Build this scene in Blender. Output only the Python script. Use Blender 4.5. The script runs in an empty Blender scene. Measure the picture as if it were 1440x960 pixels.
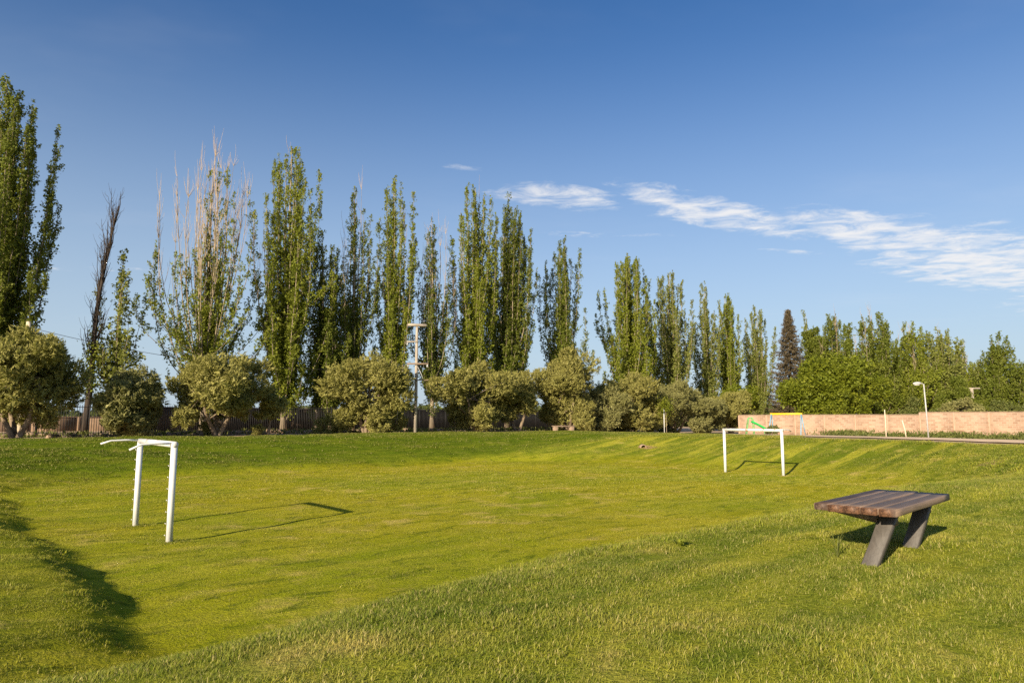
import bpy, math
import numpy as np
from mathutils import Vector, Matrix
R = math.radians
sc = bpy.context.scene
col = sc.collection

# ------------------------------------------------------------------ camera
cam_d = bpy.data.cameras.new('camera'); cam_d.lens = 24; cam_d.sensor_width = 36
cam_d.clip_end = 6000; cam_d.clip_start = .05
cam = bpy.data.objects.new('camera', cam_d); col.objects.link(cam)
cam.location = (0, 0, 2.43); cam.rotation_euler = (R(90 + 6.48), 0, 0)
sc.camera = cam
# ------------------------------------------------------------------ sky, sun, exposure
SUN_EL, SUN_DIR = R(20.6), Vector((-.500, -.866, 0))          # the sun stands behind the camera, to the left
world = bpy.data.worlds.new('World'); sc.world = world; world.use_nodes = True
sun_d = bpy.data.lights.new('sun', 'SUN'); sun_d.energy = 4.2; sun_d.angle = R(.55); sun_d.color = (1, .86, .64)
sun = bpy.data.objects.new('sun', sun_d); col.objects.link(sun); sun.location = (-20, -34, 30)
to_sun = SUN_DIR * math.cos(SUN_EL) + Vector((0, 0, math.sin(SUN_EL)))
sun.rotation_euler = to_sun.to_track_quat('Z', 'Y').to_euler()
sc.view_settings.view_transform = 'Standard'; sc.view_settings.look = 'None'
sc.view_settings.gamma = 1; sc.view_settings.exposure = 1.15
sc.cycles.max_bounces = 6; sc.cycles.transparent_max_bounces = 8
sc.cycles.use_denoising = False


class NT:
    """small helper for node trees"""
    def __init__(s, tree):
        s.t = tree; tree.nodes.clear()
    def n(s, typ, inp=None, **kw):
        nd = s.t.nodes.new(typ)
        for k, v in kw.items(): setattr(nd, k, v)
        for k, v in (inp or {}).items(): s.set(nd.inputs[k], v)
        return nd
    def set(s, sock, v):
        if isinstance(v, bpy.types.NodeSocket): s.t.links.new(v, sock)
        elif isinstance(v, bpy.types.Node): s.t.links.new(v.outputs[0], sock)
        else:
            if isinstance(v, tuple) and len(v) == 3 and sock.type == 'RGBA': v = (*v, 1)
            sock.default_value = v
    def math(s, op, a, b=0.0, c=0.0, clamp=False):
        nd = s.n('ShaderNodeMath', {0: a, 1: b, 2: c}, operation=op); nd.use_clamp = clamp; return nd.outputs[0]
    def vmath(s, op, a, b=(0, 0, 0)):
        nd = s.n('ShaderNodeVectorMath', {0: a, 1: b}, operation=op)
        return nd.outputs['Value'] if op in ('DOT_PRODUCT', 'LENGTH') else nd.outputs[0]
    def noise(s, vec, scale, detail=4, rough=.55, dist=0.0):
        return s.n('ShaderNodeTexNoise', {'Vector': vec, 'Scale': scale, 'Detail': detail, 'Roughness': rough, 'Distortion': dist}).outputs['Fac']
    def step(s, v, lo, hi, a=0.0, b=1.0):
        return s.n('ShaderNodeMapRange', {0: v, 1: lo, 2: hi, 3: a, 4: b}, interpolation_type='SMOOTHSTEP').outputs[0]
    def mix(s, f, a, b, mode='MIX'):
        nd = s.n('ShaderNodeMix', data_type='RGBA', blend_type=mode)
        s.set(nd.inputs[0], f); s.set(nd.inputs[6], a); s.set(nd.inputs[7], b); return nd.outputs[2]


def build_world():
    t = NT(world.node_tree)
    sky = t.n('ShaderNodeTexSky', sky_type='NISHITA', sun_disc=False, sun_elevation=SUN_EL,
              sun_rotation=math.atan2(SUN_DIR.x, SUN_DIR.y), altitude=700, air_density=1.0, dust_density=2.0, ozone_density=1.0)
    tc = t.n('ShaderNodeTexCoord').outputs['Generated']
    xyz = t.n('ShaderNodeSeparateXYZ', {0: tc})
    zc = t.math('MAXIMUM', xyz.outputs[2], .03)
    px, py = t.math('DIVIDE', xyz.outputs[0], zc), t.math('DIVIDE', xyz.outputs[1], zc)
    P = t.n('ShaderNodeCombineXYZ', {0: px, 1: py, 2: 0.0}).outputs[0]       # a flat cloud layer overhead
    warp = t.n('ShaderNodeTexNoise', {'Vector': P, 'Scale': 1.6, 'Detail': 5.0}).outputs['Color']
    Pw = t.vmath('ADD', P, t.vmath('MULTIPLY', t.vmath('SUBTRACT', warp, (.5, .5, .5)), (.28, .28, 0)))
    mask = None
    for cx, cy, ang, hl, hw, dens in ((.20, 3.02, 30, .28, .15, .75), (1.06, 3.31, 36, .66, .14, .95), (2.02, 3.62, 30, .62, .23, 1.0),
                                      (1.80, 3.27, 10, .25, .07, .75), (3.2, 4.40, 36, 1.2, .46, 1.0), (6.2, 6.6, 36, 2.2, .6, .9),
                                      (1.75, 4.05, 10, .22, .05, .55), (.45, 3.6, 5, .35, .05, .4), (-.2, 2.62, 10, .06, .03, .5),
                                      (-2.9, 4.5, 5, .6, .06, .35), (-7, 1.5, 40, 2.0, .5, .7), (4, -5, 36, 2.6, .6, .8), (-4.5, -6, 30, 1.8, .4, .6)):
        v = t.vmath('SUBTRACT', Pw, (cx, cy, 0)); c, s = math.cos(R(ang)), math.sin(R(ang))
        u = t.math('DIVIDE', t.vmath('DOT_PRODUCT', v, (c, s, 0)), hl); w = t.math('DIVIDE', t.vmath('DOT_PRODUCT', v, (-s, c, 0)), hw)
        d2 = t.math('ADD', t.math('MULTIPLY', u, u), t.math('MULTIPLY', w, w))
        m = t.math('MULTIPLY', t.step(d2, 2.4, 0.0), dens)
        mask = m if mask is None else t.math('MAXIMUM', mask, m)
    rot = t.n('ShaderNodeMapping', {'Vector': P, 'Rotation': (0, 0, R(-28)), 'Scale': (1.0, 1.45, 1)}).outputs[0]
    n1 = t.noise(rot, 4.6, 10, .66, .5)
    cl = t.step(t.math('ADD', mask, t.math('MULTIPLY', t.math('SUBTRACT', n1, .5), 3.2)), .25, 1.5)
    cl = t.math('MULTIPLY', cl, t.step(mask, .02, .3))
    veil = t.math('MULTIPLY', t.step(t.noise(rot, .55, 5, .6), .50, .80), .07)
    cl = t.math('MAXIMUM', t.math('MULTIPLY', cl, .90), veil)
    cl = t.math('MULTIPLY', cl, t.step(xyz.outputs[2], .02, .10))
    hs = t.n('ShaderNodeHueSaturation', {'Hue': .5, 'Saturation': 1.30, 'Color': sky.outputs[0]}).outputs[0]
    hs = t.mix(1.0, hs, (1.02, 1.12, 1.34), 'MULTIPLY')
    hs = t.mix(t.step(xyz.outputs[2], .56, -.08, 0.0, .92), hs, (5.0, 6.1, 7.1))      # haze lying on the horizon all round
    c = t.mix(cl, hs, (8.6, 8.5, 8.5))
    bg = t.n('ShaderNodeBackground', {'Color': c, 'Strength': .048})
    t.t.links.new(bg.outputs[0], t.n('ShaderNodeOutputWorld').inputs[0])
build_world()

# ------------------------------------------------------------------ terrain: a sunken playing field (a runs from goal to goal, n across)
AX = np.array([.7572, .6532]); NX = np.array([-.6532, .7572])
def toan(x, y): return x * AX[0] + y * AX[1], x * NX[0] + y * NX[1]
def toxy(a, n): return a * AX[0] + n * NX[0], a * AX[1] + n * NX[1]
def sstep(t): t = np.clip(t, 0, 1); return t * t * (3 - 2 * t)
CA, CN, HA, HN = 15.85, 19.5, 13.65, 11.3
NEAR = ((-10, 0, 2.5, 5, 9, 14, 20), (-1.33, -1.33, -.2, .32, .56, .32, -.2))
def basin(a, n):
    da, dn = a - CA, n - CN
    dn = dn - np.where(dn < 0, np.interp(a, *NEAR) * np.clip(-dn / 8, 0, 1), 0)    # the near bank is not quite straight
    r = np.where(da > 0, np.where(dn > 0, 8., 10.5), np.where(dn > 0, 5., 1.2))
    qa, qn = np.abs(da) - HA + r, np.abs(dn) - HN + r
    pa, pn = np.maximum(qa, 0), np.maximum(qn, 0)
    sd = np.sqrt(pa ** 2 + pn ** 2) + np.minimum(np.maximum(qa, qn), 0) - r
    return sd, pa ** 2 + 1e-9, pn ** 2 + 1e-9, da, dn
def terrain_an(a, n):
    a = np.asarray(a, float); n = np.asarray(n, float)
    sd, wa, wn, da, dn = basin(a, n)
    sd = sd + .25 * np.sin(n * .55 + 1) * np.sin(a * .31) + .12 * np.sin(n * 1.3 + a * .4)
    side_a = np.where(da > 0, 10.2, 6.2); side_n = np.where(dn > 0, 8.8, 4.6)
    rim_a = np.where(da > 0, 1.30, 1.18); rim_n = np.where(dn > 0, 1.38, 1.24)
    w = (wa * side_a + wn * side_n) / (wa + wn); rim = (wa * rim_a + wn * rim_n) / (wa + wn)
    # the end bank by the left goal starts with a short steep lip
    lip = np.where(da < 0, wa / (wa + wn), 0) * (.185 + .12 * np.exp(-((n - 11.5) / 3.2) ** 2) + .025 * np.sin(n * 1.1) + .025 * np.sin(n * 3.1 + 1) + .015 * np.sin(n * 7.3)) * sstep((n - 6.6) / 1.8) * sstep((32 - n) / 4)
    far = np.where(dn > 0, wn / (wa + wn), 0); tt = np.clip(sd / w, 0, 1)
    prof = sstep(tt) * (1 - far) + far * (1 - (1 - tt) ** 1.9) * sstep(tt / .12)
    z = (rim - lip) * prof + lip * sstep((sd - .05) / .75)
    z = z - .6 * sstep((a - 46) / 22)
    calm = 1 - .85 * sstep((a - 38) / 5)
    z = z + calm * (.018 * np.sin(a * .9 + n * .4) + .014 * np.sin(n * 1.7 - a * .5) + .01 * np.sin(a * 2.9 + n * 2.3) + .035 * np.sin(a * .33 + 2) * np.sin(n * .41))
    return z
def terrain(x, y):
    a, n = toan(np.asarray(x, float), np.asarray(y, float)); return terrain_an(a, n)
def gz(x, y): return float(terrain(x, y))
def lawn_mask(a, n):
    sd = basin(a, n)[0]
    e = .5 * np.sin(a * .8) + .4 * np.sin(n * .9 + 1) + .25 * np.sin(a * 2.3 + n)
    return (a > -24) & (a < 44.0 + e) & (n > -16) & (n < 43.6 + .6 * e) & ((a < 22) | (n > 22) | (sd < 9.6 + .5 * e))

# ------------------------------------------------------------------ mesh helpers
def mesh_np(name, V, F):
    """V (k,3) array, F (m,3) or (m,4) array or list of such arrays"""
    me = bpy.data.meshes.new(name); Fs = F if isinstance(F, list) else [F]
    Fs = [np.asarray(f, np.int32) for f in Fs if len(f)]
    me.vertices.add(len(V)); me.vertices.foreach_set('co', np.asarray(V, np.float32).ravel())
    loops = np.concatenate([f.ravel() for f in Fs]); tot = np.concatenate([np.full(len(f), f.shape[1], np.int32) for f in Fs])
    me.loops.add(len(loops)); me.loops.foreach_set('vertex_index', loops)
    me.polygons.add(len(tot)); me.polygons.foreach_set('loop_start', np.concatenate([[0], np.cumsum(tot)[:-1]]).astype(np.int32))
    me.update(calc_edges=True); me.validate(); return me
class MB:
    def __init__(s): s.V = []; s.Q = []; s.T = []; s.k = 0
    def add(s, V, Q=(), T=()):
        V = np.asarray(V, float).reshape(-1, 3)
        if len(Q): s.Q.append(np.asarray(Q) + s.k)
        if len(T): s.T.append(np.asarray(T) + s.k)
        s.V.append(V); s.k += len(V); return s
    def box(s, c, size, rot=None, bev=0.0):
        hx, hy, hz = [q / 2 for q in size]
        if bev <= 0:
            V = np.array([(x, y, z) for z in (-hz, hz) for x, y in ((-hx, -hy), (hx, -hy), (hx, hy), (-hx, hy))])
            Q = [(3, 2, 1, 0), (4, 5, 6, 7), (0, 1, 5, 4), (1, 2, 6, 5), (2, 3, 7, 6), (3, 0, 4, 7)]
        else:
            b = bev; ring = lambda x, y: [(-x, -y + b), (-x + b, -y), (x - b, -y), (x, -y + b), (x, y - b), (x - b, y), (-x + b, y), (-x, y - b)]
            V = []
            for z, ins in ((-hz, b), (-hz + b, 0), (hz - b, 0), (hz, b)):
                V += [(x, y, z) for x, y in ring(hx - ins, hy - ins)]
            V = np.array(V); Q = []
            for k in range(3):
                for i in range(8): j = (i + 1) % 8; Q.append((k * 8 + i, k * 8 + j, k * 8 + 8 + j, k * 8 + 8 + i))
            for o, fl in ((0, True), (24, False)):
                for f in ((0, 1, 2, 3), (0, 3, 4, 7), (7, 4, 5, 6)):
                    f = [o + i for i in f]; Q.append(tuple(f[::-1]) if fl else tuple(f))
        if rot is not None: V = V @ np.asarray(rot).T
        return s.add(V + np.asarray(c, float), Q)
    def tube(s, P, rad, sides=6, cap=True):
        P = np.asarray(P, float); k = len(P); rad = np.broadcast_to(np.asarray(rad, float), (k,))
        d = np.gradient(P, axis=0); d /= np.linalg.norm(d, axis=1)[:, None] + 1e-9
        ref = np.array([1., 0, 0]) if abs(d[:, 0]).mean() < .7 else np.array([0, 0, 1.])
        u = np.cross(d, ref); u /= np.linalg.norm(u, axis=1)[:, None] + 1e-9; v = np.cross(d, u)
        th = np.arange(sides) * 2 * math.pi / sides
        V = P[:, None] + rad[:, None, None] * (np.cos(th)[None, :, None] * u[:, None] + np.sin(th)[None, :, None] * v[:, None])
        i = np.arange(sides); j = (i + 1) % sides; r = np.arange(k - 1)[:, None] * sides
        Q = np.stack([r + i, r + j, r + sides + j, r + sides + i], -1).reshape(-1, 4)
        V = V.reshape(-1, 3); T = []
        if cap:
            V = np.vstack([V, P[0], P[-1]]); c0, c1 = k * sides, k * sides + 1
            T = [(c0, j_, i_) for i_, j_ in zip(i, j)] + [(c1, (k - 1) * sides + i_, (k - 1) * sides + j_) for i_, j_ in zip(i, j)]
        return s.add(V, Q, T)
    def leaves(s, C, U, W):
        """diamond leaves: centre C, half length vector U, half width vector W"""
        V = np.stack([C - U, C + W - U * .15, C + U, C - W - U * .15], 1).reshape(-1, 3)
        return s.add(V, np.arange(len(C) * 4).reshape(-1, 4))
    def mesh(s, name): return mesh_np(name, np.vstack(s.V), [np.vstack(q) for q in (s.Q, s.T) if q])
    def build(s, name, mat, parent=None, smooth=False, loc=(0, 0, 0)):
        me = s.mesh(name); me.materials.append(mat)
        if smooth: me.polygons.foreach_set('use_smooth', np.ones(len(me.polygons), bool))
        o = bpy.data.objects.new(name, me); col.objects.link(o); o.location = loc
        if parent: o.parent = parent
        return o
def tag(o, label=None, cat=None, group=None, kind=None):
    for k, v in (('label', label), ('category', cat), ('group', group), ('kind', kind)):
        if v: o[k] = v
    return o
def thing(name, label, cat, loc, rz=0.0, group=None):
    o = bpy.data.objects.new(name, None); col.objects.link(o); o.location = loc; o.rotation_euler = (0, 0, rz)
    o.empty_display_size = .2
    return tag(o, label, cat, group)
def unit(v): return v / (np.linalg.norm(v, axis=-1, keepdims=True) + 1e-9)

# ------------------------------------------------------------------ materials
def new_mat(name):
    m = bpy.data.materials.new(name); m.use_nodes = True; return m, NT(m.node_tree)
def out(t, sh, disp=None):
    o = t.n('ShaderNodeOutputMaterial'); t.t.links.new(sh.outputs[0], o.inputs[0])
def surf(name, c1, c2, scale=6, rough=.8, stretch=(1, 1, 1), bump=.3, spec=.3, c3=None, metal=0.0, coords='Object'):
    m, t = new_mat(name); tc = t.n('ShaderNodeTexCoord').outputs[coords]
    mp = t.n('ShaderNodeMapping', {'Vector': tc, 'Scale': stretch}).outputs[0]
    n1 = t.noise(mp, scale, 6, .6); c = t.mix(t.step(n1, .3, .7), c1, c2)
    if c3: c = t.mix(t.step(t.noise(mp, scale * .33, 5, .6), .56, .68), c, c3)
    b = t.n('ShaderNodeBump', {'Height': t.noise(mp, scale * 4, 4), 'Strength': bump, 'Distance': .02})
    p = t.n('ShaderNodeBsdfPrincipled', {'Base Color': c, 'Roughness': rough, **({'Normal': b} if bump else {}), 'Specular IOR Level': spec, 'Metallic': metal})
    out(t, p); return m
def leaf_mat(name, dark, mid, light, trans=.42, patch=.5, rough=.6):
    m, t = new_mat(name); g = t.n('ShaderNodeNewGeometry')
    c = t.mix(g.outputs['Random Per Island'], dark, light)
    c = t.mix(t.step(t.noise(g.outputs['Position'], patch, 3), .35, .65), c, mid)
    p = t.n('ShaderNodeBsdfPrincipled', {'Base Color': c, 'Roughness': rough, 'Specular IOR Level': .25})
    tr = t.n('ShaderNodeBsdfTranslucent', {'Color': t.mix(.5, c, (.26, .30, .03))})
    mx = t.n('ShaderNodeMixShader', {0: trans, 1: p.outputs[0], 2: tr.outputs[0]}); out(t, mx); return m
def grass_colour(t, blade=None):
    """lawn colour by place: short yellowing turf on the field floor, greener longer turf on the banks, dry patches"""
    pos = t.n('ShaderNodeNewGeometry').outputs['Position']
    a = t.vmath('DOT_PRODUCT', pos, (float(AX[0]), float(AX[1]), 0)); n = t.vmath('DOT_PRODUCT', pos, (float(NX[0]), float(NX[1]), 0))
    an = t.n('ShaderNodeCombineXYZ', {0: a, 1: n, 2: 0.0}).outputs[0]
    z = t.n('ShaderNodeSeparateXYZ', {0: pos}).outputs[2]
    big, mid, fine = t.noise(an, .16, 4, .6, .4), t.noise(an, .9, 5, .62, .3), t.noise(an, 7., 4, .6)
    floor_ = t.step(t.math('ADD', z, t.math('MULTIPLY', t.math('SUBTRACT', mid, .5), .35)), .60, .02)
    green = t.mix(t.step(mid, .32, .68), (.130, .172, .014), (.215, .235, .024))
    green = t.mix(t.math('MULTIPLY', t.step(n, 30.5, 33.5), .95), green, t.mix(mid, (.085, .132, .006), (.135, .180, .009)))
    yell = t.mix(t.step(big, .36, .62), (.238, .266, .010), (.338, .306, .013))
    c = t.mix(floor_, green, yell)
    streak = t.noise(t.n('ShaderNodeMapping', {'Vector': an, 'Rotation': (0, 0, R(24)), 'Scale': (.14, 1.1, 1)}).outputs[0], 1.1, 4, .6, .5)
    c = t.mix(t.math('MULTIPLY', t.step(streak, .40, .66), .5), c, (.430, .390, .035))
    c = t.mix(t.math('MULTIPLY', t.step(fine, .5, .75), .35), c, (.110, .150, .008))
    worn = t.step(t.vmath('LENGTH', t.vmath('MULTIPLY', t.vmath('SUBTRACT', an, (13.2, 14.6, 0)), (1 / 6.5, 1 / 3.6, 0))), 1.1, .2)
    dry = t.math('MULTIPLY', t.step(mid, .50, .68), t.math('MAXIMUM', t.step(t.noise(an, .33, 4, .6), .46, .62), worn))
    c = t.mix(t.math('MULTIPLY', dry, .75), c, (.56, .42, .13))
    # uneven growth: dark lush clumps, pale clippings, and mower stripes slanting up the end bank
    clump = t.noise(t.n('ShaderNodeMapping', {'Vector': an, 'Rotation': (0, 0, R(14)), 'Scale': (.55, 1.5, 1)}).outputs[0], 2.2, 5, .68, .5)
    c = t.mix(t.math('MULTIPLY', t.step(clump, .53, .66), .75), c, (.085, .118, .007))
    c = t.mix(t.math('MULTIPLY', t.step(clump, .46, .30), .40), c, (.50, .43, .06))
    st = t.noise(t.n('ShaderNodeMapping', {'Vector': an, 'Rotation': (0, 0, R(38)), 'Scale': (.10, 1.0, 1)}).outputs[0], 1.15, 3, .55, .6)
    east = t.math('MULTIPLY', t.step(a, 29.0, 33.0), .75)
    c = t.mix(t.math('MULTIPLY', t.step(st, .50, .62), east), c, (.125, .165, .009))
    c = t.mix(t.math('MULTIPLY', t.step(st, .47, .36), east), c, (.400, .370, .035))
    bank = t.math('MULTIPLY', t.step(t.math('ADD', n, t.math('MULTIPLY', t.math('SUBTRACT', mid, .5), 1.6)), 30.6, 32.0), .66)   # longer lush grass on the far bank
    c = t.mix(bank, c, t.mix(t.step(clump, .35, .65), (.105, .150, .007), (.060, .100, .005)))
    return c, pos, an, mid, fine
def lawn_mats():
    m, t = new_mat('lawn_turf'); c, pos, an, mid, fine = grass_colour(t)
    mott = t.noise(an, 26., 4, .7); c = t.mix(t.step(mott, .42, .7), c, t.mix(.55, c, (.065, .085, .010)))
    # worn bare earth in two small spots
    bare = None
    for (a, n, ra, rn) in ((29.6, 7.6, .75, .42), (-.15, 13.9, .30, .5), (34.2, 26.9, .5, .6)):
        v = t.vmath('MULTIPLY', t.vmath('SUBTRACT', an, (a, n, 0)), (1 / ra, 1 / rn, 0))
        b = t.step(t.math('ADD', t.vmath('LENGTH', v), t.math('MULTIPLY', t.math('SUBTRACT', t.noise(an, 3., 4), .5), 1.6)), 1.15, .8)
        bare = b if bare is None else t.math('MAXIMUM', bare, b)
    c = t.mix(bare, c, (.36, .23, .12))
    hgt = t.math('ADD', t.math('MULTIPLY', t.noise(an, 5, 6, .7), .6), t.math('MULTIPLY', mott, .4))
    bp = t.n('ShaderNodeBump', {'Height': hgt, 'Strength': .9, 'Distance': .08})
    p = t.n('ShaderNodeBsdfPrincipled', {'Base Color': c, 'Roughness': .95, 'Normal': bp, 'Specular IOR Level': .02})
    out(t, p)
    m2, t = new_mat('grass_blade'); c, *_ = grass_colour(t)
    tip = t.n('ShaderNodeAttribute', attribute_name='tip').outputs['Fac']
    rnd = t.n('ShaderNodeNewGeometry').outputs['Random Per Island']
    c = t.mix(t.math('MULTIPLY', t.step(tip, .45, 1.), .45), c, (.48, .44, .13))
    c = t.mix(t.math('MULTIPLY', t.step(rnd, .83, .94), .75), c, (.52, .43, .18))
    c = t.mix(t.math('MULTIPLY', t.step(rnd, .40, .0), .85), c, (.080, .125, .010))
    p = t.n('ShaderNodeBsdfPrincipled', {'Base Color': c, 'Roughness': .6, 'Specular IOR Level': .12})
    tr = t.n('ShaderNodeBsdfTranslucent', {'Color': c})
    out(t, t.n('ShaderNodeMixShader', {0: .3, 1: p.outputs[0], 2: tr.outputs[0]}))
    return m, m2
M_LAWN, M_BLADE = lawn_mats()
M_EARTH = surf('bare_earth', (.34, .235, .145), (.48, .345, .22), .8, .95, bump=0, c3=(.24, .20, .09))
M_PATH = surf('dirt_track', (.60, .42, .26), (.72, .53, .35), 1.5, .95, bump=0, c3=(.40, .34, .15))
M_POPLAR = [leaf_mat('poplar_leaf_deep', (.088, .110, .014), (.142, .172, .022), (.240, .260, .040)),
            leaf_mat('poplar_leaf_fresh', (.125, .158, .014), (.205, .238, .024), (.320, .330, .045)),
            leaf_mat('poplar_leaf_silver', (.140, .162, .032), (.210, .230, .046), (.320, .330, .090))]
M_OLIVE = leaf_mat('olive_leaf', (.158, .150, .036), (.270, .250, .066), (.450, .405, .130), .30, .9)
M_OLIVE2 = leaf_mat('olive_leaf_grey', (.132, .134, .042), (.225, .216, .072), (.390, .360, .145), .30, .9)
M_BROAD = leaf_mat('broadleaf', (.080, .108, .008), (.150, .180, .012), (.255, .270, .022), .4)
M_CONIF = leaf_mat('conifer_needles', (.058, .046, .024), (.095, .072, .040), (.150, .112, .064), .1)
M_WEED = leaf_mat('weed_leaf', (.060, .080, .018), (.110, .130, .030), (.22, .22, .06), .3, 1.2)
M_SHOOT = leaf_mat('fresh_weed_leaf', (.26, .30, .02), (.32, .35, .03), (.40, .42, .05), .45, 1.2)
M_FAR = leaf_mat('far_leaf', (.040, .055, .018), (.065, .080, .025), (.100, .110, .035), .2, .1)
M_BARKP = surf('poplar_bark', (.20, .155, .105), (.36, .29, .205), 5, .9, (1, 1, .25), .6)
M_BARKD = surf('dark_bark', (.032, .024, .019), (.070, .051, .038), 5, .95, (1, 1, .25), .6)
M_TWIG = surf('dead_twig', (.31, .23, .155), (.42, .325, .23), 3, .9)
M_BARKO = surf('olive_bark', (.12, .088, .058), (.27, .205, .14), 6, .95, (1, 1, .4), .8)
M_WHITE = surf('chipped_white_paint', (.58, .58, .57), (.66, .66, .65), 3, .42, bump=.05, spec=.5)
M_RUST = surf('scuffed_paint', (.56, .54, .50), (.64, .63, .61), 8, .5, c3=(.30, .14, .07))
M_BLACK = surf('black_iron', (.012, .012, .013), (.022, .020, .019), 8, .6)
M_CONC = surf('concrete', (.28, .235, .185), (.40, .34, .27), 4, .9, (1, 1, .4), .3)
M_WALL_SHADED = surf('clay_wall', (.085, .060, .042), (.130, .090, .062), 1.2, .95, bump=.4, c3=(.17, .12, .08))  # shade of the olives and trees is put into this dark clay colour
M_GALV = surf('pale_metal', (.34, .34, .34), (.45, .44, .42), 4, .4, spec=.5)
M_YELLOW = surf('yellow_paint', (.72, .40, .012), (.80, .46, .02), 5, .45)
M_BLUE = surf('light_blue_paint', (.16, .36, .52), (.22, .43, .58), 5, .45)
M_GREENP = surf('green_paint', (.02, .36, .07), (.03, .42, .09), 5, .4)
M_STAKE = surf('pale_stake', (.50, .42, .30), (.66, .56, .42), 8, .9)
M_STONE = surf('rubble_stone', (.24, .165, .115), (.35, .25, .175), 5, .95, bump=.6)
M_WOODB = surf('weathered_wood', (.16, .11, .075), (.26, .19, .13), 4, .85, (8, 1, 1), .4)

def brick_mat():
    m, t = new_mat('pink_brick'); tc = t.n('ShaderNodeTexCoord').outputs['Object']
    x = t.n('ShaderNodeSeparateXYZ', {0: tc}); v = t.n('ShaderNodeCombineXYZ', {0: x.outputs[0], 1: x.outputs[2], 2: 0.0}).outputs[0]
    bk = t.n('ShaderNodeTexBrick', {'Vector': v, 'Scale': 1.0, 'Color1': (.255, .155, .102), 'Color2': (.40, .262, .182), 'Mortar': (.38, .290, .215),
                                    'Mortar Size': .018, 'Brick Width': .40, 'Row Height': .19, 'Bias': 0.0})
    c = t.mix(t.math('MULTIPLY', t.step(t.noise(v, .5, 6, .65), .42, .7), .55), bk.outputs[0], (.42, .305, .225))
    c = t.mix(t.math('MULTIPLY', t.step(t.noise(v, 1.6, 6, .7), .58, .72), .45), c, (.25, .135, .09))
    c = t.mix(t.math('MULTIPLY', t.step(t.math('ADD', x.outputs[2], t.math('MULTIPLY', t.noise(v, 1.2, 5), -.9)), .55, .0), .5), c, (.20, .14, .09))   # splashed dirt along the foot
    bp = t.n('ShaderNodeBump', {'Height': t.math('SUBTRACT', 1.0, bk.outputs['Fac']), 'Strength': .6, 'Distance': .02})
    out(t, t.n('ShaderNodeBsdfPrincipled', {'Base Color': c, 'Roughness': .92, 'Normal': bp, 'Specular IOR Level': .15})); return m
M_BRICK = brick_mat()
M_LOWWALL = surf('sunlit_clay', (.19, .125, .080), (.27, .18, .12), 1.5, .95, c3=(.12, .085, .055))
M_PILLAR = surf('wall_pillar', (.33, .225, .155), (.39, .275, .195), 3, .95, c3=(.28, .21, .12))

def wood_mat(name, base, hi, worn, grain_axis):
    m, t = new_mat(name); tc = t.n('ShaderNodeTexCoord').outputs['Object']; s = [14, 14, 14]; s[grain_axis] = .9
    g = t.noise(t.n('ShaderNodeMapping', {'Vector': tc, 'Scale': tuple(s)}).outputs[0], 3.0, 7, .65, .6)
    c = t.mix(t.step(g, .3, .7), base, hi)
    w = t.noise(t.n('ShaderNodeMapping', {'Vector': tc, 'Scale': tuple(q * .28 for q in s)}).outputs[0], 3.0, 6, .65)
    c = t.mix(t.math('MULTIPLY', t.step(w, .50, .68), .7), c, worn)
    inf = t.n('ShaderNodeObjectInfo').outputs['Random']
    c = t.mix(t.math('MULTIPLY', inf, .5), c, worn)
    if grain_axis == 0:                                             # edges rubbed pale by use, weathered end grain
        oy = t.math('ABSOLUTE', t.n('ShaderNodeSeparateXYZ', {0: tc}).outputs[1]); c = t.mix(t.math('MULTIPLY', t.step(oy, .046, .057), t.step(w, .35, .6)), c, (.27, .185, .13))
        ox = t.math('ABSOLUTE', t.n('ShaderNodeSeparateXYZ', {0: tc}).outputs[0]); c = t.mix(t.step(ox, .80, .82), c, t.mix(t.step(g, .4, .6), (.05, .024, .014), (.15, .075, .040)))
    bp = t.n('ShaderNodeBump', {'Height': g, 'Strength': .45, 'Distance': .006})
    out(t, t.n('ShaderNodeBsdfPrincipled', {'Base Color': c, 'Roughness': .6, 'Normal': bp, 'Specular IOR Level': .35})); return m
M_PLANK = wood_mat('stained_plank', (.036, .021, .015), (.092, .060, .045), (.220, .165, .130), 0)
M_LEG = wood_mat('grey_post_wood', (.060, .053, .046), (.105, .094, .082), (.080, .066, .054), 2)

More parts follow.
